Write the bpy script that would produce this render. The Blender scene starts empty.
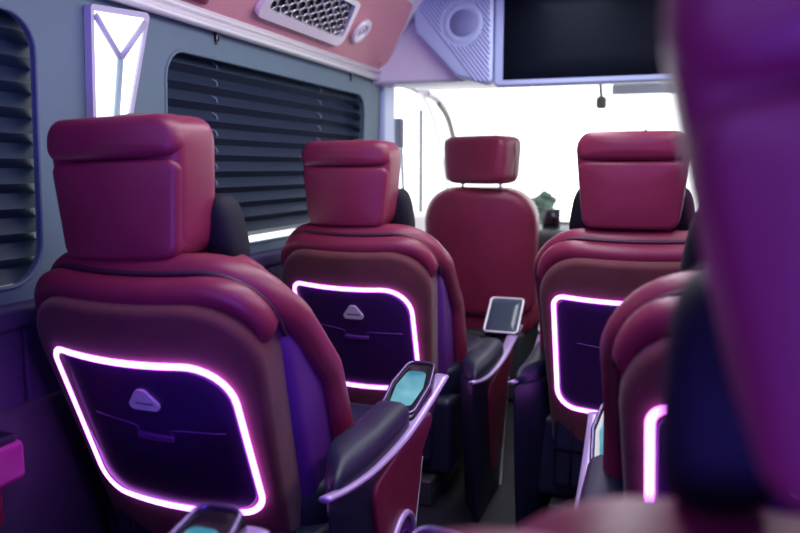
import bpy, bmesh, math, random
from mathutils import Vector, Matrix
random.seed(7)
R = math.radians
SC = bpy.context.scene
COL = SC.collection
PI = math.pi

# ------------------------------------------------------------------ camera
cd = bpy.data.cameras.new('camera')
cam = bpy.data.objects.new('camera', cd); COL.objects.link(cam)
cd.sensor_width = 36.0; cd.lens = 33.75
cd.clip_start = 0.02
cam.location = (0, 0, 1.25)
cam.rotation_euler = (R(90 - 7.5), 0, R(19.3))
cd.dof.use_dof = True
cd.dof.focus_distance = 2.0
cd.dof.aperture_fstop = 2.2
SC.camera = cam

# ------------------------------------------------------------------ sky, lights, exposure
W = bpy.data.worlds.new('overcast'); SC.world = W; W.use_nodes = True
bg = W.node_tree.nodes['Background']
bg.inputs['Color'].default_value = (0.93, 0.97, 1.0, 1); bg.inputs['Strength'].default_value = 3.0

def area(name, loc, rot, sx, sy, power, color):
    l = bpy.data.lights.new(name, 'AREA'); l.shape = 'RECTANGLE'; l.size = sx; l.size_y = sy
    l.energy = power; l.color = color
    o = bpy.data.objects.new(name, l); COL.objects.link(o); o.location = loc; o.rotation_euler = rot
    return o
area('ceiling_lamp_light', (-0.42, 2.15, 2.03), (0, 0, 0), 0.30, 2.6, 23, (0.90, 0.90, 1.0))
area('left_cove_fill', (0.46, 2.3, 1.95), (0, R(80), 0), 0.12, 2.4, 14, (1.0, 0.88, 0.96))  # unseen fill lamp, added to brighten the rose panel on the left cove
area('rear_ambient_light', (-0.75, -0.85, 1.60), (R(80), 0, 0), 0.9, 0.5, 8, (0.27, 0.24, 1.0))
area('rear_floor_light', (0.25, -0.75, 0.75), (R(97), 0, R(6)), 0.7, 0.3, 22, (0.17, 0.11, 1.0))

pl_ = area('aisle_violet_light', (0.45, 0.20, 1.92), (0, 0, 0), 0.5, 0.15, 7, (0.45, 0.13, 1.0))
pl_.rotation_euler = Vector((-1.15, 1.4, -1.3)).to_track_quat('-Z', 'Y').to_euler()

SC.view_settings.view_transform = 'Standard'
SC.view_settings.look = 'None'
SC.view_settings.gamma = 1.0
SC.view_settings.use_curve_mapping = False
SC.view_settings.exposure = 0.0

# ------------------------------------------------------------------ materials
def mat(name, color, rough=0.5, metal=0.0, bump=0.0, bscale=400.0, var=0.0, vscale=6.0, coat=0.0, sheen=0.0, spec=0.5):
    m = bpy.data.materials.new(name); m.use_nodes = True
    nt = m.node_tree; b = nt.nodes['Principled BSDF']
    b.inputs['Base Color'].default_value = (*color, 1)
    b.inputs['Roughness'].default_value = rough; b.inputs['Metallic'].default_value = metal
    b.inputs['Coat Weight'].default_value = coat; b.inputs['Sheen Weight'].default_value = sheen
    b.inputs['Specular IOR Level'].default_value = spec
    tc = nt.nodes.new('ShaderNodeTexCoord')
    if var > 0:
        n = nt.nodes.new('ShaderNodeTexNoise'); n.inputs['Scale'].default_value = vscale; n.inputs['Detail'].default_value = 5
        nt.links.new(tc.outputs['Object'], n.inputs['Vector'])
        r = nt.nodes.new('ShaderNodeValToRGB')
        r.color_ramp.elements[0].position = 0.3; r.color_ramp.elements[1].position = 0.7
        r.color_ramp.elements[0].color = (*[c * (1 - var) for c in color], 1)
        r.color_ramp.elements[1].color = (*[min(1, c * (1 + var)) for c in color], 1)
        nt.links.new(n.outputs['Fac'], r.inputs['Fac']); nt.links.new(r.outputs['Color'], b.inputs['Base Color'])
    if bump > 0:
        n = nt.nodes.new('ShaderNodeTexVoronoi'); n.inputs['Scale'].default_value = bscale
        nt.links.new(tc.outputs['Object'], n.inputs['Vector'])
        bp = nt.nodes.new('ShaderNodeBump'); bp.inputs['Strength'].default_value = bump; bp.inputs['Distance'].default_value = 0.002
        nt.links.new(n.outputs['Distance'], bp.inputs['Height']); nt.links.new(bp.outputs['Normal'], b.inputs['Normal'])
    return m

def emis(name, color, strength):
    m = bpy.data.materials.new(name); m.use_nodes = True
    nt = m.node_tree; nt.nodes.remove(nt.nodes['Principled BSDF'])
    e = nt.nodes.new('ShaderNodeEmission'); e.inputs['Color'].default_value = (*color, 1); e.inputs['Strength'].default_value = strength
    nt.links.new(e.outputs[0], nt.nodes['Material Output'].inputs['Surface'])
    return m

def glass(name, tint=(1, 1, 1)):
    m = bpy.data.materials.new(name); m.use_nodes = True
    nt = m.node_tree; nt.nodes.remove(nt.nodes['Principled BSDF'])
    t = nt.nodes.new('ShaderNodeBsdfTransparent'); t.inputs['Color'].default_value = (*tint, 1)
    g = nt.nodes.new('ShaderNodeBsdfGlossy'); g.inputs['Roughness'].default_value = 0.02
    mx = nt.nodes.new('ShaderNodeMixShader'); lw = nt.nodes.new('ShaderNodeLayerWeight'); lw.inputs['Blend'].default_value = 0.5
    fr = nt.nodes.new('ShaderNodeMath'); fr.operation = 'POWER'; fr.inputs[1].default_value = 5.0; nt.links.new(lw.outputs['Facing'], fr.inputs[0])
    nt.links.new(fr.outputs[0], mx.inputs[0]); nt.links.new(t.outputs[0], mx.inputs[1]); nt.links.new(g.outputs[0], mx.inputs[2])
    nt.links.new(mx.outputs[0], nt.nodes['Material Output'].inputs['Surface'])
    return m

M = {}
M['maroon'] = mat('maroon_leather', (0.22, 0.020, 0.060), 0.38, bump=0.12, bscale=500, var=0.10)
M['suede'] = mat('suede_shell', (0.13, 0.026, 0.034), 0.75, bump=0.2, bscale=900, var=0.18, vscale=14, sheen=0.2)
M['plum'] = mat('plum_gusset', (0.13, 0.030, 0.24), 0.42, bump=0.1, bscale=500)
M['navy'] = mat('navy_leather', (0.011, 0.013, 0.038), 0.45, bump=0.15, bscale=450, var=0.1)
M['wing'] = mat('dark_wing_leather', (0.006, 0.005, 0.014), 0.7, bump=0.1, spec=0.25)
M['frame'] = mat('lamp_frame_grey', (0.48, 0.46, 0.60), 0.45)
M['pocket'] = mat('pocket_plastic', (0.045, 0.010, 0.090), 0.38)
M['thread'] = mat('dark_piping', (0.045, 0.010, 0.030), 0.5)
M['trim'] = mat('lilac_trim', (0.50, 0.36, 0.66), 0.28, metal=0.3)
M['bezel'] = mat('dark_bezel', (0.16, 0.12, 0.24), 0.2, metal=0.8)
M['chrome'] = mat('satin_chrome', (0.72, 0.70, 0.76), 0.22, metal=1.0)
M['silver'] = mat('silver_plastic', (0.90, 0.88, 0.92), 0.30, metal=0.25)
M['black'] = mat('black_gloss', (0.008, 0.008, 0.012), 0.18, coat=0.4)
M['rubber'] = mat('black_rubber', (0.015, 0.015, 0.018), 0.7)
M['wall'] = mat('wall_grey', (0.110, 0.180, 0.225), 0.62, bump=0.15, bscale=700, var=0.04)
M['wall_low'] = mat('wall_low_purple', (0.055, 0.040, 0.13), 0.6, bump=0.2, bscale=500)
M['ceil'] = mat('headliner', (0.55, 0.54, 0.60), 0.8, bump=0.1, bscale=900)
M['rose'] = mat('rose_leather', (0.70, 0.32, 0.36), 0.5, bump=0.1, bscale=500, var=0.05)
M['lilac'] = mat('lilac_plastic', (0.46, 0.56, 0.80), 0.42)
M['pale'] = mat('pale_plastic', (0.78, 0.75, 0.84), 0.42)
M['floor'] = mat('floor_vinyl', (0.010, 0.010, 0.018), 0.5, var=0.2)
M['blind'] = mat('pleated_blind', (0.006, 0.019, 0.048), 0.5)
M['cord'] = mat('blind_cord', (0.22, 0.26, 0.34), 0.7)
M['led'] = emis('led_white_violet', (0.66, 0.16, 1.0), 8.0)
M['lampglow'] = emis('pillar_lamp_glow', (0.90, 0.92, 1.0), 2.6)
M['stem'] = mat('lamp_stem', (0.30, 0.42, 0.45), 0.4)
M['screen_cyan'] = emis('lit_touch_screen', (0.12, 0.45, 0.62), 0.9)
nt_ = M['screen_cyan'].node_tree; e_ = [n for n in nt_.nodes if n.type == 'EMISSION'][0]
tc_ = nt_.nodes.new('ShaderNodeTexCoord'); nz_ = nt_.nodes.new('ShaderNodeTexNoise'); nz_.inputs['Scale'].default_value = 9
rp_ = nt_.nodes.new('ShaderNodeValToRGB'); rp_.color_ramp.elements[0].position = .35; rp_.color_ramp.elements[1].position = .65
rp_.color_ramp.elements[0].color = (.06, .26, .42, 1); rp_.color_ramp.elements[1].color = (.26, .62, .74, 1)
nt_.links.new(tc_.outputs['Object'], nz_.inputs['Vector']); nt_.links.new(nz_.outputs['Fac'], rp_.inputs['Fac']); nt_.links.new(rp_.outputs['Color'], e_.inputs['Color'])
M['screen_grey'] = mat('slate_touch_screen', (0.035, 0.055, 0.085), 0.28, coat=0.3)
M['tv'] = mat('tv_glass', (0.004, 0.006, 0.012), 0.5, spec=0.05)
M['glass'] = glass('window_glass')
M['cab'] = mat('cab_plastic_light', (0.85, 0.86, 0.86), 0.6)
M['cabdark'] = mat('cab_plastic_dark', (0.03, 0.033, 0.04), 0.55)
M['magenta'] = mat('magenta_plastic', (0.55, 0.045, 0.34), 0.38)
M['leaf'] = mat('leaf_green', (0.02, 0.045, 0.03), 0.7, var=0.4, vscale=10)
M['asphalt'] = mat('pale_ground', (0.6, 0.6, 0.6), 0.9, var=0.1)
M['wood'] = mat('trunk_brown', (0.07, 0.05, 0.04), 0.8)

# ------------------------------------------------------------------ helpers
def link(name, me, m, parent=None, smooth=True, loc=None, rot=None, wn=False):
    if isinstance(me, bmesh.types.BMesh):
        bm = me; bmesh.ops.recalc_face_normals(bm, faces=bm.faces[:])
        me = bpy.data.meshes.new(name); bm.to_mesh(me); bm.free()
    for p in me.polygons: p.use_smooth = smooth
    if m and not me.materials: me.materials.append(m)
    o = bpy.data.objects.new(name, me); COL.objects.link(o)
    if parent: o.parent = parent
    if loc: o.location = loc
    if rot: o.rotation_euler = rot
    if wn:
        w = o.modifiers.new('wn', 'WEIGHTED_NORMAL'); w.keep_sharp = True
    return o

def tag(o, label, cat, group=None):
    o['label'] = label; o['category'] = cat
    if group: o['group'] = group
    return o
def struct(o):
    o['kind'] = 'structure'; return o
def empty(name, loc, label, cat, group=None, rz=0):
    o = bpy.data.objects.new(name, None); COL.objects.link(o); o.empty_display_size = 0.1
    o.location = loc; o.rotation_euler = (0, 0, rz)
    return tag(o, label, cat, group)

def box(bm, x0, x1, y0, y1, z0, z1, r=0.0, seg=3, fn=None):
    t = bmesh.new()
    bmesh.ops.create_cube(t, size=1)
    for v in t.verts:
        v.co = Vector((x0 + (v.co.x + .5) * (x1 - x0), y0 + (v.co.y + .5) * (y1 - y0), z0 + (v.co.z + .5) * (z1 - z0)))
    if fn:
        for v in t.verts: v.co = fn(v.co)
    if r > 0:
        bmesh.ops.bevel(t, geom=t.edges[:], offset=r, segments=seg, profile=0.5, affect='EDGES', clamp_overlap=True)
    merge(bm, t); return bm
def merge(bm, t):
    me = bpy.data.meshes.new('tmp'); t.to_mesh(me); t.free(); bm.from_mesh(me); bpy.data.meshes.remove(me)

def sell(bm, c, s, e1=0.4, e2=0.4, nu=40, nv=24, fn=None):
    """superellipsoid cushion: c centre, s half sizes"""
    def pw(a, e): return math.copysign(abs(a) ** e, a)
    rings = []
    for j in range(nv + 1):
        ph = -PI / 2 + PI * j / nv
        ring = []
        for i in range(nu):
            th = 2 * PI * i / nu
            p = Vector((s[0] * pw(math.cos(ph), e1) * pw(math.cos(th), e2), s[1] * pw(math.cos(ph), e1) * pw(math.sin(th), e2), s[2] * pw(math.sin(ph), e1)))
            if fn: p = fn(p)
            ring.append(p + Vector(c))
        rings.append(ring)
    bot = bm.verts.new(rings[0][0]); top = bm.verts.new(rings[-1][0])
    vs = [[bm.verts.new(p) for p in r] for r in rings[1:-1]]
    for a, b in zip(vs, vs[1:]):
        for i in range(nu): bm.faces.new((a[i], a[(i + 1) % nu], b[(i + 1) % nu], b[i]))
    for i in range(nu):
        bm.faces.new((bot, vs[0][(i + 1) % nu], vs[0][i])); bm.faces.new((top, vs[-1][i], vs[-1][(i + 1) % nu]))
    return bm

def tube(bm, pts, r, n=10, closed=False, prof=None, up=None):
    """sweep a round (or prof(t)->(rx,ry) elliptical) section along pts"""
    pts = [Vector(p) for p in pts]; N = len(pts); rings = []; prev = None
    for i, p in enumerate(pts):
        if closed: t = pts[(i + 1) % N] - pts[i - 1]
        else: t = pts[min(i + 1, N - 1)] - pts[max(i - 1, 0)]
        t.normalize()
        if up is not None: a = Vector(up).cross(t)
        elif prev is None: a = t.orthogonal()
        else: a = prev - t * prev.dot(t)
        a.normalize(); prev = a.copy(); b = t.cross(a)
        rr = r(i / max(1, N - 1)) if callable(r) else r
        ra, rb = rr if isinstance(rr, tuple) else (rr, rr)
        rings.append([bm.verts.new(p + a * ra * math.cos(2 * PI * k / n) + b * rb * math.sin(2 * PI * k / n)) for k in range(n)])
    seq = list(zip(rings, rings[1:])) + ([(rings[-1], rings[0])] if closed else [])
    for a, b in seq:
        for k in range(n): bm.faces.new((a[k], a[(k + 1) % n], b[(k + 1) % n], b[k]))
    if not closed:
        bm.faces.new(rings[0][::-1]); bm.faces.new(rings[-1])
    return bm

def rrect(hw_b, hw_t, v0, v1, rb, rt, n=8, skew=0.0):
    """rounded trapezoid outline in (u,v), counter clockwise"""
    C = [(-hw_b, v0, rb), (hw_b, v0, rb), (hw_t, v1, rt), (-hw_t, v1, rt)]
    return roundpoly(C, n)
def roundpoly(C, n=8):
    out = []
    N = len(C)
    for i in range(N):
        p = Vector(C[i][:2]); a = Vector(C[i - 1][:2]) - p; b = Vector(C[(i + 1) % N][:2]) - p; r = C[i][2]
        if r <= 0: out.append(p); continue
        a.normalize(); b.normalize()
        half = math.acos(max(-1, min(1, a.dot(b)))) / 2
        d = r / math.tan(half); c = p + (a + b).normalized() * (r / math.sin(half))
        s = p + a * d - c; e = p + b * d - c
        a0 = math.atan2(s.y, s.x); a1 = math.atan2(e.y, e.x); da = (a1 - a0 + PI) % (2 * PI) - PI
        for k in range(n + 1):
            an = a0 + da * k / n; out.append(c + Vector((math.cos(an), math.sin(an))) * r)
    return out
def densify(pts, step, closed=True):
    out = []
    N = len(pts)
    for i in range(N if closed else N - 1):
        a = pts[i]; b = pts[(i + 1) % N]; k = max(1, int((b - a).length / step))
        out += [a.lerp(b, j / k) for j in range(k)]
    if not closed: out.append(pts[-1])
    return out

def pad(bm, outline, w0, w1, r, mp, rings=6, seg=4, puff=0.0):
    """closed cushion/plate: outline in (u,v), from depth w0 (far) to w1 (near), edges rounded by r, mapped by mp(u,v,w)"""
    ol = densify(outline, 0.03); N = len(ol)
    c = sum(ol, Vector((0, 0))) / N
    nr = []
    for i in range(N):
        t = (ol[(i + 1) % N] - ol[i - 1]).normalized(); nr.append(Vector((-t.y, t.x)))   # inward for ccw
    layers = []
    def cap(w, order):
        L = []
        for k in range(1, rings):
            s = k / rings
            L.append(([c + (ol[i] + nr[i] * r - c) * s for i in range(N)], [w + (puff * (1 - s ** 2.5) if order else -puff * 0 )] * N))
        return L
    lo = cap(w0, False); hi = cap(w1, True)
    layers += lo
    for k in range(seg + 1):
        a = PI / 2 * k / seg; ins = r * (1 - math.sin(a)); w = w0 + r * (1 - math.cos(a)) if w1 > w0 else w0
        layers.append(([ol[i] + nr[i] * ins for i in range(N)], [w] * N))
    for k in range(seg + 1):
        a = PI / 2 * k / seg; ins = r * (1 - math.cos(a)); w = w1 - r + r * math.sin(a)
        layers.append(([ol[i] + nr[i] * ins for i in range(N)], [w] * N))
    layers += hi[::-1]
    V = [[bm.verts.new(mp(p.x, p.y, w)) for p, w in zip(P, Wd)] for P, Wd in layers]
    for a, b in zip(V, V[1:]):
        for i in range(N): bm.faces.new((a[i], a[(i + 1) % N], b[(i + 1) % N], b[i]))
    c0 = bm.verts.new(mp(c.x, c.y, w0)); c1 = bm.verts.new(mp(c.x, c.y, w1 + puff))
    for i in range(N):
        bm.faces.new((c0, V[0][(i + 1) % N], V[0][i])); bm.faces.new((c1, V[-1][i], V[-1][(i + 1) % N]))
    return bm

def catmull(P, n=8):
    P = [Vector(p) for p in P]; out = []
    for i in range(len(P) - 1):
        p0 = P[max(0, i - 1)]; p1 = P[i]; p2 = P[i + 1]; p3 = P[min(len(P) - 1, i + 2)]
        for k in range(n):
            t = k / n
            out.append(0.5 * ((2 * p1) + (p2 - p0) * t + (2 * p0 - 5 * p1 + 4 * p2 - p3) * t * t + (3 * p1 - p0 - 3 * p2 + p3) * t ** 3))
    out.append(P[-1]); return out

def disc(bm, c, ax, r0, r1, depth, n=40):
    """ring/disc with thickness facing along ax"""
    ax = Vector(ax).normalized(); a = ax.orthogonal().normalized(); b = ax.cross(a); c = Vector(c)
    L = []
    prof = [(r1, 0), (r1, depth * .8), (r1 - depth * .2, depth), (r0 + depth * .2 if r0 else 0.0, depth)]
    if r0: prof += [(r0, depth * .8), (r0, 0)]
    for r, h in prof:
        if r == 0: L.append([bm.verts.new(c + ax * h)])
        else: L.append([bm.verts.new(c + ax * h + (a * math.cos(2 * PI * k / n) + b * math.sin(2 * PI * k / n)) * r) for k in range(n)])
    if r0: L.append(L[0])
    for p, q in zip(L, L[1:]):
        for k in range(n):
            if len(q) == 1: bm.faces.new((p[k], p[(k + 1) % n], q[0]))
            else: bm.faces.new((p[k], p[(k + 1) % n], q[(k + 1) % n], q[k]))
    if not r0: bm.faces.new(L[0][::-1])
    return bm

def plate_with_holes(outer, holes, mp, t):
    """flat plate in 2D (a,b) with holes, thickness t, mapped by mp(a,b,w)"""
    bm = bmesh.new(); es = []
    for loop in [outer] + holes:
        vs = [bm.verts.new((p[0], p[1], 0)) for p in loop]
        es += [bm.edges.new((vs[i], vs[(i + 1) % len(vs)])) for i in range(len(vs))]
    bmesh.ops.triangle_fill(bm, use_beauty=True, use_dissolve=False, edges=es)
    g = bmesh.ops.extrude_face_region(bm, geom=bm.faces[:])
    for v in g['geom']:
        if isinstance(v, bmesh.types.BMVert): v.co.z = t
    for v in bm.verts: v.co = Vector(mp(v.co.x, v.co.y, v.co.z))
    return bm

# ------------------------------------------------------------------ room shell
XL, XR, YB, YF, ZC = -1.42, 0.86, -1.10, 3.74, 2.05
b = bmesh.new(); box(b, XL - .1, XR + .1, YB - .1, 5.3, -0.08, 0.0)
struct(link('floor', b, M['floor'], smooth=False))
b = bmesh.new(); box(b, XL + .18, XR - .18, YB, YF, ZC, ZC + .06)
struct(link('ceiling', b, M['ceil'], smooth=False))
b = bmesh.new(); box(b, XL - .1, XR + .1, YB - .08, YB, 0, ZC + .06)
struct(link('wall_back', b, M['wall_low'], smooth=False))
b = bmesh.new(); box(b, XR, XR + .08, YB, YF, 0, 1.74)
struct(link('wall_right', b, M['wall'], smooth=False))
# right cove
def prism_y(pts, y0, y1):
    bm = bmesh.new()
    A = [bm.verts.new((x, y0, z)) for x, z in pts]; B = [bm.verts.new((x, y1, z)) for x, z in pts]
    n = len(pts)
    for i in range(n): bm.faces.new((A[i], A[(i + 1) % n], B[(i + 1) % n], B[i]))
    bm.faces.new(A[::-1]); bm.faces.new(B); return bm
struct(link('trim_1', prism_y([(XR, 1.70), (XR + .06, 1.70), (XR + .06, 2.11), (XR - .26, 2.11), (XR - .26, 2.05)], YB, YF), M['pale'], smooth=False))

# left wall with two window openings, (y,z) plane
Z0, Z1 = 0.972, 1.605
wins = [(0.22, 1.435), (1.925, 3.50)]
lean = lambda z: 0.035 * (z - 1.3)
def wl(y, z, w): return (XL - 0.02 + w + lean(z), y, z)
holes = []
for (a, c) in wins:
    holes.append(roundpoly([(a, Z0, .10), (c, Z0, .10), (c, Z1, .09), (a, Z1, .09)], 8)[::-1])
outer = [Vector(p) for p in ((YB, .88), (YF, .88), (YF, 1.76), (YB, 1.76))]
struct(link('wall_left', plate_with_holes(outer, holes, wl, 0.02), M['wall'], smooth=False))
for i, (a, c) in enumerate(wins):
    bm = bmesh.new()
    ol = roundpoly([(a, Z0, .10), (c, Z0, .10), (c, Z1, .09), (a, Z1, .09)], 8)
    tube(bm, [wl(p.x, p.y, 0.019) for p in densify(ol, .05)], 0.006, 8, closed=True)
    wf = struct(link('window_%d' % (i + 1), bm, M['wall']))
    bm = bmesh.new()
    pad(bm, roundpoly([(a - .03, Z0 - .03, .10), (c + .03, Z0 - .03, .10), (c + .03, Z1 + .03, .09), (a - .03, Z1 + .03, .09)], 6), 0, .005, .001, lambda u, v, w: (XL - .10 + w + lean(v), u, v), rings=2, seg=1)
    link('glass_pane', bm, M['glass'], wf)
# lower padded wall with upright seams
bm = bmesh.new()
edges = [YB, -.55, 0.0, .45, .90, 1.34, 1.85, 2.4, 2.9, 3.35, YF]
for y0, y1 in zip(edges, edges[1:]):
    box(bm, XL - .06, XL + .012, y0 + .002, y1 - .002, .69, .885, .010, 2)
struct(link('trim_2', bm, M['wall_low'], wn=True))
bm = bmesh.new(); box(bm, XL - .06, XL + .020, YB, YF, 0, .70, .02, 3)
struct(link('trim_3', bm, mat('side_ledge', (0.060, 0.062, 0.10), .5, bump=.15), wn=True))
# padded belt above the seams
bm = bmesh.new(); box(bm, XL - .04, XL + .022, YB, YF, .872, .935, .018, 3)
struct(link('trim_4', bm, M['wall_low'], wn=True))

# cove console: rose leather panel between silver rail and ceiling
def cove(a, y, w):   # a along slope from rail up to ceiling, w inward normal
    d = Vector((.30, 0, .34)).normalized(); n = Vector((.34, 0, -.30)).normalized()
    p = Vector((XL + .015, y, 1.715)) + d * a + n * w
    return p
AL = 0.455
bm = bmesh.new()
pad(bm, [Vector(p) for p in ((YB, -.02), (YF, -.02), (YF, AL), (YB, AL))], -.06, .0, .002, lambda u, v, w: cove(v, u, w), rings=2, seg=1)
struct(link('trim_5', bm, M['pale'], smooth=False))
bm = bmesh.new()
ol = roundpoly([(YB + .02, .035, .02), (3.66, .035, .06), (3.42, .40, .08), (YB + .02, .40, .02)], 8)
pad(bm, ol, -.005, .022, .012, lambda u, v, w: cove(v, u, w), rings=3, seg=3)
cp = link('console_panel', bm, M['rose'])
tag(cp, 'long rose leather overhead panel above the left window blinds', 'overhead panel')
bm = bmesh.new()
path = [cove(p.y, p.x, .017) for p in densify(ol, .05)]
tube(bm, path, .006, 8, closed=True); link('edge_piping', bm, M['silver'], cp)
bm = bmesh.new()
for z, x, r in ((1.700, XL + .040, .018), (1.728, XL + .050, .014)):
    tube(bm, [(x, YB + .02, z), (x, YF - .0, z)], r, 14)
rail = link('trim_rail', bm, M['silver']); tag(rail, 'silver double rail running under the rose overhead panel', 'rail')
# two small black clips under the rail
for k, y in enumerate((2.19, 3.32)):
    bm = bmesh.new(); box(bm, XL + .0, XL + .024, y - .009, y + .009, 1.660, 1.690, .004, 2)
    box(bm, XL + .0, XL + .018, y - .005, y + .005, 1.650, 1.664, .002, 2)
    tag(link('rail_clip', bm, M['black'], wn=True), 'small black clip under the rail, ' + ('the one nearer the lit pillar lamp' if k == 0 else 'the one nearer the front cab'), 'clip', 'black clips under the rail')

# air vent on the console
vent = empty('air_vent', cove(.20, 2.58, .02), 'black honeycomb air vent in a silver frame on the rose overhead panel', 'air vent')
def vl(u, v, w):  # local to the vent empty
    return cove(v, u, w) - cove(.20, 2.58, .02)
ol = roundpoly([(2.28, .090, .035), (2.99, .090, .03), (2.90, .29, .03), (2.31, .29, .03)], 6)
inn = roundpoly([(2.32, .125, .03), (2.955, .125, .02), (2.87, .272, .02), (2.345, .272, .02)], 6)
bm = plate_with_holes(ol, [inn[::-1]], lambda a, c, w: vl(a, c, .0235 + w), .022)
link('frame', bm, M['silver'], vent, smooth=False)
bm = bmesh.new(); pad(bm, inn, .0235, .028, .002, vl, rings=2, seg=1); link('backing', bm, M['black'], vent)
bm = bmesh.new()
hs = .048
for r_ in range(6):
    for c_ in range(24):
        y = 2.355 + c_ * hs * .88; a = .146 + r_ * hs * .78 + (hs * .39 if c_ % 2 else 0)
        if a > .262 or y > 2.94 - (a - .12) * .6: continue
        pts = [vl(y + .026 * math.cos(k * PI / 3), a + .0195 * math.sin(k * PI / 3), .034) for k in range(6)]
        tube(bm, pts, .0042, 5, closed=True)
link('honeycomb_grille', bm, M['chrome'], vent)
# round reading lamp button
rb = empty('reading_lamp', cove(.185, 3.09, .0235), 'round silver button lamp beside the air vent', 'lamp')
nrm = Vector((.34, 0, -.30)).normalized()
bm = bmesh.new(); disc(bm, (0, 0, 0), nrm, .030, .058, .018); link('bezel', bm, M['silver'], rb)
bm = bmesh.new(); disc(bm, (0, 0, 0), nrm, 0, .030, .010); link('lens', bm, M['pale'], rb)
bm = bmesh.new(); d0 = Vector((.30, 0, .34)).normalized()
tube(bm, [nrm * .012 + d0 * (.014 * math.cos(k * PI / 8)) + Vector((0, .014 * math.sin(k * PI / 8), 0)) for k in range(16)], .002, 6, closed=True)
link('touch_ring', bm, M['chrome'], rb)
bm = bmesh.new(); disc(bm, (0, 0, 0), nrm, 0, .009, .006)
sc = link('screw_cap', bm, M['chrome'], loc=cove(.075, 3.53, .022)); tag(sc, 'tiny screw cap at the front end of the rose overhead panel', 'screw')
# maroon emblem tab at the top edge of the rose panel (seen at the picture's top)
bm = bmesh.new()
pad(bm, roundpoly([(1.92, .060, .01), (2.045, .060, .012), (2.035, .115, .012), (1.92, .115, .01)], 4), .0235, .032, .003, lambda u, v, w: cove(v, u, w), rings=2, seg=2)
tag(link('pull_tab', bm, M['maroon']), 'small maroon tab on the rose overhead panel, cut off by the picture top', 'tab')

# pillar lamp: lit trapezoid with a Y-shaped divider
PY = 1.675
lamp = empty('pillar_lamp', (XL, PY - .055, 1.155), 'lit white pillar lamp with a Y-shaped divider between the two blinds', 'lamp')
def pl(u, v, w): return (w + .004 + lean(v), u - PY, v - 1.15)
tz, bz = 1.655, 1.16
ol = roundpoly([(1.645, bz, .012), (1.735, bz, .012), (1.880, tz + .02, .012), (1.645, tz, .012)], 4)
inn = roundpoly([(1.656, bz + .02, .006), (1.726, bz + .02, .006), (1.864, tz + .003, .006), (1.656, tz - .014, .006)], 4)
bm = plate_with_holes(ol, [inn[::-1]], lambda a, c, w: pl(a, c, w), .022); link('frame', bm, M['frame'], lamp, smooth=False)
bm = bmesh.new(); pad(bm, inn, .002, .016, .003, pl, rings=2, seg=2); link('light_panel', bm, M['lampglow'], lamp)
jn = (1.752, 1.535)
bm = bmesh.new()
for e in ((1.660, tz - .025), (1.856, tz - .01)):
    tube(bm, [pl(e[0], e[1], .022), pl(jn[0], jn[1], .022)], .0085, 8)
link('divider_arm', bm, M['frame'], lamp)
bm = bmesh.new(); tube(bm, [pl(jn[0], jn[1], .022), pl(1.706, bz + .02, .022)], .0085, 8)
link('divider_stem', bm, M['stem'], lamp)

# chrome crescent added low on the pillar to stand in for a bright glint
bm = bmesh.new()
tube(bm, catmull([(XL + .004, 1.505, .965), (XL + .016, 1.52, .975), (XL + .016, 1.56, .975), (XL + .004, 1.58, .965)], 5), .006, 8)
tag(link('glint_crescent', bm, M['chrome']), 'small added chrome crescent standing in for a glint low on the left pillar between blinds', 'glint')

# blinds
def blind(a, c, label, zb):
    yc = (a + c) / 2
    t = empty('window_blind', (XL - .045, yc, Z0), label, 'blind', 'pleated blinds on the left windows')
    n = 12; per = (Z1 + .06 - zb) / n
    bm = bmesh.new(); prof = []
    for k in range(n):
        z = Z1 + .06 - k * per
        prof += [(-.014, z), (.014, z - per * .62)]
    prof.append((-.014, zb))
    segs = []
    for off in (0, -.004):
        segs.append([[bm.verts.new((x + off + lean(z), y - yc, z - Z0)) for (x, z) in prof] for y in (a - .02, c + (.040 if c < 2 else .12))])
    (f0, f1), (b0, b1) = segs
    for i in range(len(prof) - 1):
        bm.faces.new((f0[i], f0[i + 1], f1[i + 1], f1[i])); bm.faces.new((b0[i], b1[i], b1[i + 1], b0[i + 1]))
        bm.faces.new((f0[i], b0[i], b0[i + 1], f0[i + 1])); bm.faces.new((f1[i], f1[i + 1], b1[i + 1], b1[i]))
    bm.faces.new((f0[0], f1[0], b1[0], b0[0])); bm.faces.new((f0[-1], b0[-1], b1[-1], f1[-1]))
    link('pleated_fabric', bm, M['blind'], t, smooth=False)
    cs = (a + .28, a + (c - a) * .55, c - .16) if c < 2 else (a + .33, c - .42)
    for y in cs:
        bm = bmesh.new(); pts = []
        for k in range(n):
            z = Z1 + .06 - k * per
            for f, dx in ((.05, -.016), (.22, .004), (.42, .010), (.55, .004), (.75, -.016)):
                pts.append((dx + lean(z - f * per), y - yc, z - f * per - Z0))
        tube(bm, pts, .003, 6, up=(0, 1, 0))
        link('cord', bm, M['cord'], t)
    return t
blind(wins[0][0], wins[0][1], 'dark navy pleated blind at the left edge, behind the pillar lamp', Z0 - .02)
blind(wins[1][0], wins[1][1], 'wide dark navy pleated blind between pillar lamp and cab', Z0 + .020)

# padded wall armrest at the far left
wa = empty('wall_armrest', (XL + .02, 1.06, .56), 'magenta padded armrest block on the left wall at the picture edge', 'armrest')
bm = bmesh.new(); box(bm, 0, .085, -.30, .18, 0, .095, .018, 4); link('armrest_body', bm, M['magenta'], wa, wn=True)
bm = bmesh.new(); box(bm, .004, .078, -.29, .165, .090, .112, .010, 3); link('armrest_pad', bm, M['navy'], wa, wn=True)
bm = bmesh.new(); box(bm, 0, .06, -.28, .14, -.10, .004, .02, 3); link('bracket', bm, M['maroon'], wa, wn=True)

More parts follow.
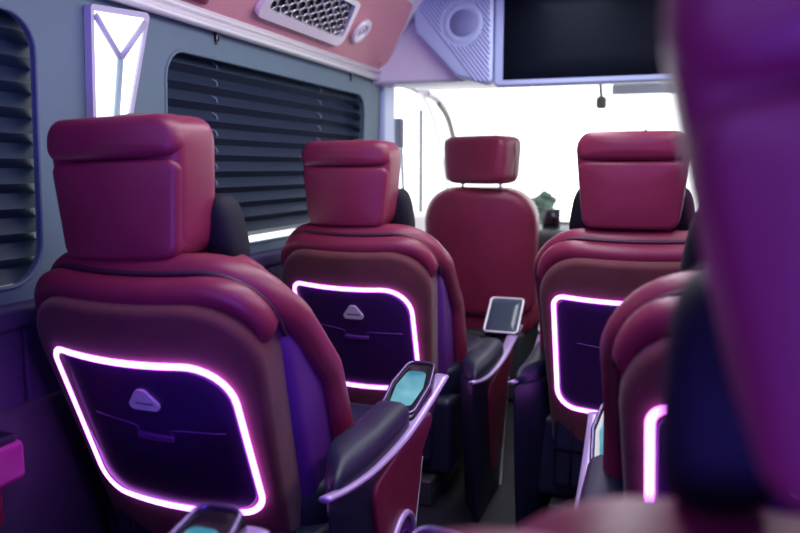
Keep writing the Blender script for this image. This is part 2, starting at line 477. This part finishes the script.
# ------------------------------------------------------------------ front header, cab
bm = bmesh.new(); box(bm, XL - .05, XR + .05, 3.60, 3.80, 1.665, 2.11, .02, 3)
struct(link('trim_6', bm, M['pale'], wn=True))
bm = bmesh.new(); box(bm, XL - .05, XR + .05, 3.80, 4.55, 1.72, 1.80, .02, 2)
struct(link('trim_7', bm, M['cab'], wn=True))
# B pillar, left and right
for s, nm in ((XL - .02, 'trim_8'), (XR - .02, 'trim_9')):
    bm = bmesh.new()
    box(bm, s - .05, s + .05, 3.72, 3.90, 0, 1.69, .02, 3)
    struct(link(nm, bm, M['lilac'], wn=True))
# door lower panels and door windows
for i, (s, nm) in enumerate(((XL, 'door_1'), (XR, 'door_2'))):
    sg = 1 if i == 0 else -1
    bm = bmesh.new(); box(bm, s - .05, s + .05, 3.90, 5.15, .10, .98, .03, 3)
    d = struct(link(nm, bm, M['cab'], wn=True))
    bm = bmesh.new(); box(bm, s - .03, s - .02, 3.90, 5.0, .98, 1.72); link('glass_pane', bm, M['glass'], d, smooth=False)
    bm = bmesh.new(); tube(bm, [(s, 4.44, .97), (s, 4.44, 1.60)], .014, 8); link('quarter_divider', bm, mat('divider_grey', (.30, .32, .34), .5), d)
    bm = bmesh.new()
    tube(bm, catmull([(s, 3.95, 1.71), (s, 4.35, 1.70), (s + sg * .0, 4.62, 1.62), (s, 4.85, 1.40), (s, 5.12, .98)], 6), (.013), 10)
    link('window_frame', bm, M['cab'], d)
# windshield glass + pillars
bm = bmesh.new()
ws = [(XL, 5.20, .98), (XR, 5.20, .98), (XR - .05, 4.52, 1.74), (XL + .05, 4.52, 1.74)]
v = [bm.verts.new(p) for p in ws]; v2 = [bm.verts.new(Vector(p) + Vector((0, .006, .005))) for p in ws]
bm.faces.new(v); bm.faces.new(v2[::-1])
for i in range(4): bm.faces.new((v[i], v2[i], v2[(i + 1) % 4], v[(i + 1) % 4]))
wsd = struct(link('window_3', bm, M['glass'], smooth=False))
bm = bmesh.new(); box(bm, XL - .10, XR + .10, 5.22, 5.30, 0, .88)
struct(link('wall_front', bm, M['cabdark'], smooth=False))
bm = bmesh.new()
box(bm, XL + .06, XR - .06, 4.62, 5.19, .70, .87, .05, 4)
box(bm, XL + .05, XR - .05, 4.70, 4.85, .45, .80, .04, 3)
tag(link('dashboard', bm, M['cabdark'], wn=True), 'dark dashboard under the bright windshield', 'dashboard')
# A-pillar grab handle
gh = empty('grab_handle', (XL + .04, 4.75, 1.55), 'curved grey grab handle on the front left pillar', 'handle')
P0 = Vector((XL + .04, 4.75, 1.55))
hp = [Vector(p) - P0 for p in ((XL + .06, 4.36, 1.685), (XL + .08, 4.52, 1.665), (XL + .09, 4.68, 1.60), (XL + .09, 4.80, 1.51), (XL + .09, 4.87, 1.43))]
bm = bmesh.new(); tube(bm, catmull(hp, 6), (lambda t: (.026, .016)), 12); link('grip', bm, M['silver'], gh)
bm = bmesh.new(); tube(bm, catmull([p + Vector((.015, -.03, -.026)) for p in hp[1:]], 6), .016, 8); link('grip_inner_bar', bm, mat('grip_grey', (.25, .22, .2), .6), gh)  # darker grey-brown inner bar of the two-tone handle
for p in (hp[0], hp[-1]):
    bm = bmesh.new(); sell(bm, p + Vector((-.03, 0, 0)), (.04, .03, .025), .5, .5, 16, 10); link('mount', bm, M['silver'], gh)
# seat-belt anchor on B pillar
bm = bmesh.new(); box(bm, XL + .0, XL + .05, 3.93, 3.99, 1.36, 1.52, .012, 3)
tube(bm, [(XL + .04, 3.96, 1.37), (XL + .05, 3.99, .95)], (lambda t: (.004, .022)), 8)
tag(link('seat_belt', bm, mat('belt_grey', (.22, .24, .27), .7), wn=True), 'grey seat belt guide on the front left door pillar', 'seat belt')
# windshield sensor / mirror
mr = empty('sensor_mount', (-.36, 4.52, 1.64), 'small dark sensor housing hanging at the top of the windshield', 'sensor')
bm = bmesh.new(); sell(bm, (0, 0, -.02), (.030, .03, .035), .5, .5, 20, 12); link('housing', bm, mat('sensor_grey', (.18, .17, .15), .5), mr)
bm = bmesh.new(); tube(bm, [(0, .0, .0), (-.01, .02, .085)], .010, 8); link('stalk', bm, M['cabdark'], mr)
# sun visor strip (pale blue tint at top of the windshield, right)
bm = bmesh.new(); box(bm, -.30, .30, 4.44, 4.465, 1.655, 1.712, .010, 2)
tag(link('sun_visor', bm, mat('visor', (.62, .74, .84), .5), wn=True), 'pale sun visor folded at the windshield top right of the sensor', 'sun visor')
# dash display
dd = empty('dash_display', (-.655, 4.72, .872), 'dark upright display on the dashboard right of the front passenger seat', 'display')
bm = bmesh.new(); box(bm, -.055, .055, -.015, .015, .0, .125, .010, 3); link('case', bm, M['cabdark'], dd, wn=True)
bm = bmesh.new(); box(bm, -.046, .046, -.0175, -.012, .012, .113, .002, 1); link('screen', bm, M['black'], dd)
bm = bmesh.new(); tube(bm, [(0, .02, .06), (0, .05, .0)], .012, 8); link('stand', bm, M['cabdark'], dd)
# bush outside, ground outside
gnd = bmesh.new(); box(gnd, -14, 14, 5.35, 30, -.9, -.8); struct(link('ground', gnd, M['asphalt'], smooth=False))
bs = empty('roadside_bush', (-1.20, 8.0, -.75), 'dark rounded bush outside the windshield beside the dash display', 'bush')
bm = bmesh.new()
for k in range(60):
    p = Vector((random.gauss(0, .055), random.gauss(0, .06), 1.60 + random.gauss(0, .05)))
    sell(bm, p, (.05, .05, .045), 1, 1, 8, 6)
link('foliage', bm, M['leaf'], bs)
bm = bmesh.new(); tube(bm, [(0, 0, 0), (.01, 0, 1.4)], .04, 8); link('trunk', bm, M['wood'], bs)

# TV and speaker pod
tv = empty('television', (-.335, 3.585, 1.655), 'large black television screen mounted across the front header', 'television')
bm = bmesh.new()
pts = roundpoly([(-.440, -.028, .02), (.58, -.028, .02), (.58, .40, .02), (-.440, .40, .02)], 4)
pad(bm, pts, -.02, .050, .012, lambda u, v, w: (u, -w, v), rings=2, seg=3); link('casing', bm, M['lilac'], tv)
bm = bmesh.new(); pad(bm, [Vector(p) for p in ((-.395, .0), (.545, .0), (.545, .385), (-.395, .385))], .046, .054, .002, lambda u, v, w: (u, -w, v), rings=2, seg=1)
link('screen', bm, M['tv'], tv)
sp = empty('speaker_pod', (-.93, 3.60, 1.65), 'pale lilac perforated speaker pod left of the television', 'speaker')
bm = bmesh.new()
pts = roundpoly([(.150, -.022, .03), (.150, .40, .02), (-.25, .40, .02), (-.235, .245, .03), (-.03, .03, .08)], 6)
pad(bm, pts[::1], -.01, .07, .020, lambda u, v, w: (u, -w, v), rings=3, seg=4)
link('pod_body', bm, M['lilac'], sp)
bm = bmesh.new(); disc(bm, (.005, -.066, .272), (0, -1, 0), .064, .094, .005, 48); link('outer_ring', bm, M['lilac'], sp)
bm = bmesh.new(); disc(bm, (.005, -.066, .272), (0, -1, 0), 0, .062, .007, 48); link('cone', bm, mat('cone_blue', (.22, .25, .46), .6), sp)
bm = bmesh.new()
for i in range(24):          # diagonal ribs of the perforated grille
    s0 = -.24 + i * .020
    a = Vector((s0, .40)); d = Vector((.62, -.78))
    pp = []
    for k in range(60):
        q = a + d * (k * .010)
        ok = (q.y < .385 and q.y > .0 and q.x < .14 and (q - Vector((.005, .272))).length > .102 and q.x > -.222 and (q.x + .235) * .215 + (q.y - .245) * .205 > .012)
        if ok: pp.append((q.x, -.0705, q.y))
        else:
            if len(pp) > 1: tube(bm, pp, .0045, 5)
            pp = []
    if len(pp) > 1: tube(bm, pp, .0045, 5)
link('grille_ribs', bm, mat('rib_lilac', (.42, .47, .72), .5), sp)

# ------------------------------------------------------------------ captain seats
HW = .298
def bulge(u): return -.055 * (u / HW) ** 2
def bk(u, v, w):       # backrest frame: u right, v up along the back, w rearward
    return Vector((u, -(w + (bulge(u) if w > .02 else bulge(u) * max(0, (w + .02) / .04))), v))
def bkc(u, v, w): return Vector((u, -w, v))

def arch(hw_b, hw_t, v0, v1, r, n=12, vs=None):
    """open arch path from lower left over the top to lower right"""
    left = roundpoly([(-hw_b, v0, 0), (-hw_t, v1, r), (hw_t, v1, r), (hw_b, v0, 0)], n)
    return densify(left, .03, closed=False)

def LEDO(g):   # light loop outline, g grows it
    return roundpoly([(-.226 - g, .098 - g, .065), (.210 + g, .098 - g, .050), (.210 + g, .500 + g, .10), (-.238 - g, .500 + g, .035)], 8)
def make_backrest_meshes():
    D = {}
    # rear shell
    bm = bmesh.new()
    pad(bm, rrect(.245, HW, -.10, .628, .06, .145), .02, .125, .020, bk, rings=8, seg=4)
    D['shell'] = bm
    # storage pocket, recessed look: dark panel with soft rim
    bm = bmesh.new()
    lo = LEDO(-.010)
    pad(bm, [p for p in lo], .115, .1285, .004, bk, rings=6, seg=2)
    D['pocket'] = bm
    bm = bmesh.new()
    pad(bm, roundpoly([(-.045, .300, .008), (.045, .300, .008), (.050, .316, .007), (-.050, .316, .007)], 4), .12, .135, .003, bk, rings=3, seg=2)
    D['pocket_flap'] = bm
    bm = bmesh.new()
    tube(bm, [bk(p.x, p.y, .1290) for p in catmull([Vector((-.16, .345)), Vector((-.05, .335)), Vector((-.04, .318)), Vector((.04, .314)), Vector((.05, .330)), Vector((.17, .325))], 4)], .0022, 6)
    D['flap_edge'] = bm
    bm = bmesh.new()
    lp = densify(LEDO(0), .02)
    tube(bm, [bk(p.x, p.y, .1285) for p in lp], (lambda t: (.0075, .0055)), 10, closed=True, up=(0, 1, 0))
    D['led'] = bm
    # badge: rounded triangle with a cut window
    o = roundpoly([(-.050, .385, .012), (.050, .385, .012), (.010, .438, .016), (-.010, .438, .016)], 5)
    i_ = roundpoly([(-.030, .397, .003), (.030, .397, .003), (.024, .405, .003), (-.024, .405, .003)], 3)
    bm = plate_with_holes(o, [i_[::-1]], lambda a, c, w: bk(a, c, .126 + w), .009)
    D['badge'] = bm
    # rolls
    bm = bmesh.new()
    pa = [Vector((p.x * (1 - .60 * max(0, (.54 - p.y) / .24)), p.y)) for p in arch(.286, .286, .30, .634, .12)]
    tube(bm, [bkc(p.x, p.y, .062 - .10 * max(0, (.55 - p.y)) - .045 * (p.x / .27) ** 2) for p in pa], (lambda t: (.010 + .024 * min(1, max(0, (min(t, 1 - t) - .10) * 5)), .036)), 16, up=(0, 1, 0))
    D['roll_in'] = bm
    bm = bmesh.new()
    pa = arch(.300, .300, -.06, .652, .16)
    tube(bm, [bkc(p.x, p.y, .010 - .055 * (p.x / .28) ** 2 - .48 * max(0, .56 - p.y) * (1 if p.y > .3 else (.26 / max(.26, .56 - p.y)))) for p in pa], (lambda t: (.027 + .015 * math.exp(-((t - .5) / .18) ** 2), .042)), 18, up=(0, 1, 0))
    D['roll_out'] = bm
    bm = bmesh.new()
    pa = arch(.298, .300, .50, .666, .150)
    tube(bm, [bkc(p.x, p.y + .004, .046 - .050 * (p.x / .28) ** 2 - .10 * max(0, .55 - p.y)) for p in pa], .0065, 8)
    D['piping'] = bm
    # gusset between shell and front bolster
    bm = bmesh.new()
    pad(bm, rrect(.268, .292, -.08, .600, .06, .15), -.19, .030, .02, lambda u, v, w: Vector((u, -(w if w > -.06 else -.06 + (w + .06) * max(0, min(1, (.54 - v) / .30))) + .05 * (u / .3) ** 2, v)), rings=6, seg=3)
    D['gusset'] = bm
    # front cushion
    bm = bmesh.new()
    pad(bm, rrect(.245, .245, -.05, .650, .06, .16), -.15, -.03, .035, lambda u, v, w: Vector((u, -w, v)), rings=5, seg=4)
    D['cushion'] = bm
    return D

def make_headrest_meshes():
    D = {}
    # local: z from 0 (bottom) to .285, y=0 the rear face, forward +y
    def tp(p):
        k = (p.z + .14) / .28
        return Vector((p.x * (.86 + .16 * k), p.y, p.z + .010 * (1 - (p.x / .17) ** 2) * max(0, k - .5)))
    bm = bmesh.new(); sell(bm, (0, .092, .134), (.170, .078, .150), .30, .28, 56, 28, tp); D['core'] = bm
    bm = bmesh.new()
    pad(bm, rrect(.142, .163, -.008, .199, .034, .024), -.045, .020, .014, lambda u, v, w: Vector((u, .012 - w + .028 * (u / .17) ** 2, v)), rings=5, seg=5, puff=.004)
    D['panel'] = bm
    bm = bmesh.new()
    pad(bm, rrect(.168, .165, .200, .288, .030, .050), -.06, .026, .022, lambda u, v, w: Vector((u, .010 - w + .030 * (u / .17) ** 2 + .05 * max(0, v - .235), v)), rings=5, seg=5, puff=.002)
    D['cap'] = bm
    bm = bmesh.new()
    tube(bm, catmull([(.03, .00, .284), (.035, .06, .291), (.035, .12, .289), (.03, .16, .268)], 6), .0028, 6)
    D['seam'] = bm
    def wing(s):
        bm = bmesh.new(); sell(bm, (s * .150, .180, .030), (.044, .050, .085), .6, .6, 24, 16, lambda p: Vector((p.x + s * .016 * (-p.z / .1), p.y, p.z))); return bm
    D['wl'] = wing(-1); D['wr'] = wing(1)
    return D

def arm_side(y, z, w): return Vector((w, y, z))
def make_armrest_meshes(s):
    """s=+1 right armrest: outer (aisle) face at x=.45; local origin = hinge plane, floor"""
    D = {}; XI, XO = .345, .45
    X = lambda a: s * a
    def shear(y, a): return 2.0 * (XO - a) * min(1, max(0, (.22 - y) / .4))
    # body silhouette in (y,z)
    body = [(-.26, .30, .03), (-.20, .04, .03), (.18, .04, .03), (.20, .20, .10), (.28, .40, .06), (.29, .49, .05), (.46, .585, .01), (.47, .62, .01), (.18, .585, .2), (-.04, .565, .12), (-.31, .610, .02)]
    bm = bmesh.new()
    pad(bm, roundpoly(body, 5), X(XI + .01), X(XO - .004), .010 if s > 0 else .010, lambda u, v, w: Vector((w, u, v)), rings=2, seg=3) if s > 0 else \
        pad(bm, roundpoly(body, 5), XI + .01, XO - .004, .010, lambda u, v, w: Vector((-w, u, v)), rings=2, seg=3)
    for v_ in bm.verts:
        v_.co.y += shear(v_.co.y, abs(v_.co.x))
    D['body'] = bm
    mp = (lambda u, v, w: Vector((w, u, v))) if s > 0 else (lambda u, v, w: Vector((-w, u, v)))
    # maroon side panel
    pan = [(.225, .598, .03), (.42, .585, .02), (.285, .505, .04), (.27, .44, .05), (.175, .23, .05), (.02, .18, .04), (-.075, .545, .04)]
    bm = bmesh.new(); pad(bm, roundpoly(pan[::-1], 5), XO - .02, XO + .006, .006, mp, rings=4, seg=3); D['panel'] = bm
    # oval speaker ring, lower
    cy, cz = .085, .27
    el = [Vector((cy + .105 * math.cos(a) + .25 * .13 * math.sin(a), cz + .13 * math.sin(a))) for a in [2 * PI * k / 36 for k in range(36)]]
    bm = bmesh.new(); tube(bm, [mp(p.x, p.y, XO + .008) for p in el], .010, 10, closed=True); D['ring'] = bm
    bm = bmesh.new(); el2 = [Vector((cy, cz)) + (p - Vector((cy, cz))) * .93 for p in el]
    pad(bm, el2, XO - .01, XO + .009, .004, mp, rings=4, seg=2)
    for f in (.7, .45):
        tube(bm, [mp(cy + (p.x - cy) * f, cz + (p.y - cz) * f, XO + .010) for p in el], .004, 6, closed=True)
    D['mesh'] = bm
    # trim band following the pad's edge and wrapping the tip
    tr = catmull([(-.315, .628), (-.20, .604), (-.06, .588), (.10, .588), (.22, .602), (.35, .630), (.475, .662)], 6)
    bm = bmesh.new()
    tube(bm, [mp(p.x, p.y, XO - .002) for p in [Vector(q) for q in tr]], (lambda t: (.007, .013 + .014 * t * t)), 12, up=(1, 0, 0))
    D['trim'] = bm
    # pad
    bm = bmesh.new()
    N = 26; rings = []
    for k in range(N + 1):
        t = k / N; y = -.305 + .535 * t
        base = .594 + .012 * (1 - t) + .03 * max(0, t - .5)
        e = min(1, (1 - (1 - min(1, t / .12)) ** 2) ** .5 if t < .12 else 1) * (1 if t < .94 else max(.5, 1 - (t - .94) * 6))
        hw = .052 * max(.12, e) ; hh = .045 * max(.1, e)
        rings.append([bm.verts.new(mp(y + shear(y, (XI + XO) / 2 + hw * math.cos(a)), base + .012 + hh * math.copysign(abs(math.sin(a)) ** .7, math.sin(a)), (XI + XO) / 2 + hw * math.copysign(abs(math.cos(a)) ** .7, math.cos(a)))) for a in [2 * PI * j / 24 for j in range(24)]])
    for a, c in zip(rings, rings[1:]):
        for j in range(24): bm.faces.new((a[j], a[(j + 1) % 24], c[(j + 1) % 24], c[j]))
    bm.faces.new(rings[0]); bm.faces.new(rings[-1][::-1]); D['pad'] = bm
    # tilted touch-panel head: frame (a across, b along slope)
    c0 = Vector((0, .225, .608)); sl = Vector((0, .235, .078)).normalized(); nn = Vector((0, -sl.z, sl.y))
    xm = (XI + XO) / 2
    def tp(a, b_, w):
        p = c0 + sl * b_ + nn * w; return Vector((s * xm + a, p.y, p.z))
    bm = bmesh.new()
    pad(bm, roundpoly([(-.050, -.01, .02), (.050, -.01, .02), (.060, .14, .03), (.042, .262, .03), (-.042, .262, .03), (-.060, .14, .03)], 5), -.045, .012, .010, tp, rings=3, seg=3); D['head'] = bm
    ol = roundpoly([(-.046, .012, .018), (.046, .012, .018), (.054, .14, .03), (.038, .252, .024), (-.038, .252, .024), (-.054, .14, .03)], 5)
    bm = bmesh.new(); tube(bm, [tp(p.x, p.y, .013) for p in densify(ol, .02)], .0055, 8, closed=True); D['bezel'] = bm
    bm = bmesh.new(); pad(bm, roundpoly([(-.030, .045, .012), (.030, .045, .012), (.039, .13, .02), (.027, .205, .018), (-.027, .205, .018), (-.039, .13, .02)], 4), .008, .0155, .002, tp, rings=2, seg=1); D['screen'] = bm
    bm = bmesh.new()
    sl = Vector((0, .15, .115)).normalized(); nn = Vector((0, -sl.z, sl.y)); c0 = Vector((0, .375, .640))
    pad(bm, roundpoly([(-.074, 0, .014), (.074, 0, .014), (.074, .20, .014), (-.074, .20, .014)], 4), -.020, .010, .005, tp, rings=3, seg=2)
    pad(bm, roundpoly([(-.045, -.05, .014), (.045, -.05, .014), (.045, .12, .014), (-.045, .12, .014)], 4), -.055, -.015, .008, tp, rings=3, seg=2); D['head2'] = bm
    bm = bmesh.new(); tube(bm, [tp(p.x, p.y, .010) for p in densify(roundpoly([(-.070, .004, .014), (.070, .004, .014), (.070, .196, .014), (-.070, .196, .014)], 4), .02)], .005, 8, closed=True); D['bezel2'] = bm
    bm = bmesh.new(); pad(bm, roundpoly([(-.065, .010, .010), (.065, .010, .010), (.065, .190, .010), (-.065, .190, .010)], 4), .006, .0125, .002, tp, rings=2, seg=1); D['screen2'] = bm
    # chrome edge running down the front of the body
    bm = bmesh.new()
    tube(bm, [mp(p.x, p.y, XO) for p in [Vector(q) for q in catmull([(.285, .49), (.262, .42), (.215, .28), (.182, .12), (.168, .06)], 6)]], .006, 8); D['edge'] = bm
    return D

def bake(D):
    out = {}
    for k, bm in D.items():
        bmesh.ops.recalc_face_normals(bm, faces=bm.faces[:]); me = bpy.data.meshes.new(k); bm.to_mesh(me); bm.free(); out[k] = me
    return out
BKM = make_backrest_meshes(); HRM = make_headrest_meshes(); ARM = {1: make_armrest_meshes(1), -1: make_armrest_meshes(-1)}
BKM, HRM, ARM = bake(BKM), bake(HRM), {k: bake(v) for k, v in ARM.items()}

def build_seat(sides, tablet):
    t = bpy.data.objects.new('captain_seat', None); COL.objects.link(t)
    H = (0, 0, .42)
    P = lambda n, bm, m, par=t, **k: link(n, bm, M[m], par, **k)
    sh = P('backrest_shell', BKM['shell'], 'suede', loc=H)
    pk = P('storage_pocket', BKM['pocket'], 'pocket', loc=H)
    P('pocket_handle', BKM['pocket_flap'], 'plum', pk); P('flap_edge', BKM['flap_edge'], 'plum', pk)
    bd = P('badge', BKM['badge'], 'silver', pk, smooth=False)
    P('led_strip', BKM['led'], 'led', loc=H)
    P('inner_bolster', BKM['roll_in'], 'maroon', loc=H)
    ob = P('outer_bolster', BKM['roll_out'], 'maroon', loc=H); P('piping', BKM['piping'], 'thread', ob)
    P('side_gusset', BKM['gusset'], 'plum', loc=H); P('back_cushion', BKM['cushion'], 'maroon', loc=H)
    hr = P('headrest', HRM['core'], 'maroon', loc=(0, -.26, 1.08))
    P('rear_pad', HRM['panel'], 'maroon', hr); P('top_pad', HRM['cap'], 'maroon', hr); P('seam', HRM['seam'], 'thread', hr)
    P('side_wing', HRM['wl'], 'wing', hr); P('side_wing', HRM['wr'], 'wing', hr)
    bm = bmesh.new(); box(bm, -.075, .075, .055, .13, -.11, .03, .012, 3); P('headrest_neck', bm, 'navy', hr, wn=True)
    # cushion and base
    bm = bmesh.new(); sell(bm, (0, .30, .43), (.31, .33, .085), .35, .3, 48, 20); P('seat_cushion', bm, 'navy')
    bm = bmesh.new(); box(bm, -.31, .31, -.06, .56, .10, .40, .03, 3); box(bm, -.24, .24, -.10, -.03, .16, .42, .02, 3)
    sb = P('seat_base', bm, 'navy', wn=True)
    bm = bmesh.new()
    for x in (-.18, 0, .18): tube(bm, [(x, -.103, .17), (x, -.103, .41)], .004, 6)
    tube(bm, [(-.24, -.103, .30), (.24, -.103, .30)], .004, 6); P('base_seam', bm, 'wing', sb)
    for x in (-.22, .22):
        bm = bmesh.new(); box(bm, x - .03, x + .03, -.12, .60, 0.0, .10, .008, 2); P('floor_rail', bm, 'cabdark', wn=True)
    for s in sides:
        A = ARM[s]; q = '2' if tablet else ''
        ar = P('armrest', A['body'], 'navy', wn=False)
        P('armrest_pad', A['pad'], 'navy', ar); P('side_panel', A['panel'], 'maroon', ar); P('trim_band', A['trim'], 'trim', ar)
        P('edge_strip', A['edge'], 'silver', ar)
        if not tablet: P('speaker_ring', A['ring'], 'trim', ar); P('speaker_mesh', A['mesh'], 'plum', ar)
        P('panel_housing', A['head' + q], 'black', ar); P('panel_bezel', A['bezel' + q], 'silver' if tablet else 'bezel', ar); P('touch_screen', A['screen' + q], 'screen_grey' if tablet else 'screen_cyan', ar)
    return t
BACK = ('backrest_shell', 'storage_pocket', 'led_strip', 'inner_bolster', 'outer_bolster', 'side_gusset', 'back_cushion')
def base(o): return o.name.split('.')[0]
def copy_tree(o, parent=None):
    c = o.copy(); COL.objects.link(c)
    if parent: c.parent = parent
    for ch in list(o.children): copy_tree(ch, c)
    return c
def pose(t, loc, recl, rz=0, label='', drop=0.0, hr_dz=0.0, hr_roll=0, hr_dx=0.0, roll_dx=0.0, arm=(0, 0, 0), arm_left=(0, 0, 0)):
    t.location = loc; t.rotation_euler = (0, 0, R(rz))
    tag(t, label, 'seat', 'captain seats with light loops')
    f = R(recl)
    for ch in t.children:
        if base(ch) in BACK: ch.rotation_euler = (f, 0, 0); ch.location = (roll_dx if base(ch) in ('inner_bolster', 'outer_bolster', 'backrest_shell') else 0, 0, .42 - drop)
        if base(ch) == 'headrest':
            v = .655; w = .045
            ch.location = (hr_dx, -v * math.sin(f) - w * math.cos(f), .42 - drop + v * math.cos(f) - w * math.sin(f) + .035 + hr_dz)
            ch.rotation_euler = (f * .12, R(hr_roll), 0)
        if base(ch) == 'armrest': ch.location = arm if ch.data.vertices[0].co.x > 0 else arm_left
    return t
aisle_right = build_seat((1,), False)        # left column: the armrest stands on the aisle side
tablet_right = build_seat((1,), True)
tablet_both = build_seat((-1, 1), True)
both = build_seat((-1, 1), False)
pose(aisle_right, (-1.025, 1.545, 0), 21, 0, 'maroon seat at left with glowing loop, nearest the pillar lamp', drop=-.005, hr_dz=.010, hr_dx=-.048, hr_roll=-2, roll_dx=-.014, arm=(-.010, .01, -.008))
pose(tablet_right, (-1.015, 2.65, 0), 18, 0, 'maroon seat with glowing loop in front of the wide blind', drop=.025, hr_dz=.015, hr_dx=-.038, roll_dx=-.012, arm=(.0, .0, -.078))
pose(tablet_both, (-.080, 2.60, 0), 15, 0, 'maroon seat with glowing loop right of the aisle, in front of the windshield', drop=.030, hr_dz=.025, hr_dx=-.015, arm=(0, .05, -.065), arm_left=(.09, .05, -.065))
pose(both, (.232, 1.42, 0), 14, 0, 'partly hidden maroon seat behind the blurred purple headrest', arm_left=(.085, 0, -.03), hr_dx=.0, drop=.002)
near = pose(copy_tree(both), (.100, .585, 0), 15, 0, 'very near blurred purple seat filling the right edge', drop=.062, hr_dz=.092, hr_dx=.095, hr_roll=-8)
for ch in near.children:
    if base(ch) == 'headrest':
        for g in ch.children:
            if base(g) == 'side_wing': g.location = (.004 if g.data.vertices[0].co.x < 0 else 0, 0, -.020)
pose(copy_tree(aisle_right), (-1.03, .49, 0), 16, 0, 'rearmost left seat, only its armrest screen showing at the bottom edge', arm=(-.012, .03, .013))

# ------------------------------------------------------------------ front cab seats
def cab_seat():
    t = bpy.data.objects.new('cab_seat', None); COL.objects.link(t)
    bm = bmesh.new()
    pad(bm, rrect(.29, .31, .0, .69, .08, .18), -.10, .07, .05, lambda u, v, w: Vector((u, -w + .05 * (u / .28) ** 2, v)), rings=6, seg=5, puff=.008)
    link('backrest', bm, M['maroon'], t, loc=(0, 0, .46), rot=(R(6), 0, 0))
    bm = bmesh.new(); sell(bm, (0, .02, .115), (.190, .105, .125), .32, .32, 44, 24, lambda p: Vector((p.x * (1 - .10 * (-p.z / .12) * .5), p.y, p.z)))
    hr = link('headrest', bm, M['maroon'], t, loc=(.01, -.085, 1.175), rot=(0, 0, R(-22)))
    bm = bmesh.new(); tube(bm, [(.194, .03, .02), (.2, .03, .10), (.194, .03, .20)], .003, 6); link('seam', bm, M['thread'], hr)
    for x in (-.12, .12):
        bm = bmesh.new(); tube(bm, [(x, .02, .02), (x, .02, -.06)], .009, 8); link('headrest_post', bm, M['chrome'], hr)
    bm = bmesh.new(); sell(bm, (0, .28, .44), (.28, .30, .09), .35, .3, 40, 18); link('seat_cushion', bm, M['maroon'], t)
    bm = bmesh.new(); box(bm, -.25, .25, -.05, .50, 0, .38, .03, 3); link('seat_base', bm, M['cabdark'], t, wn=True)
    return t
c0 = cab_seat(); c0.location = (-.92, 3.93, 0); tag(c0, 'plain maroon front passenger seat under the header, left of the aisle', 'seat', 'front cab seats')
c1 = copy_tree(c0); c1.location = (-.14, 4.0, 0); tag(c1, 'maroon driver seat mostly hidden behind the right aisle seat', 'seat', 'front cab seats')
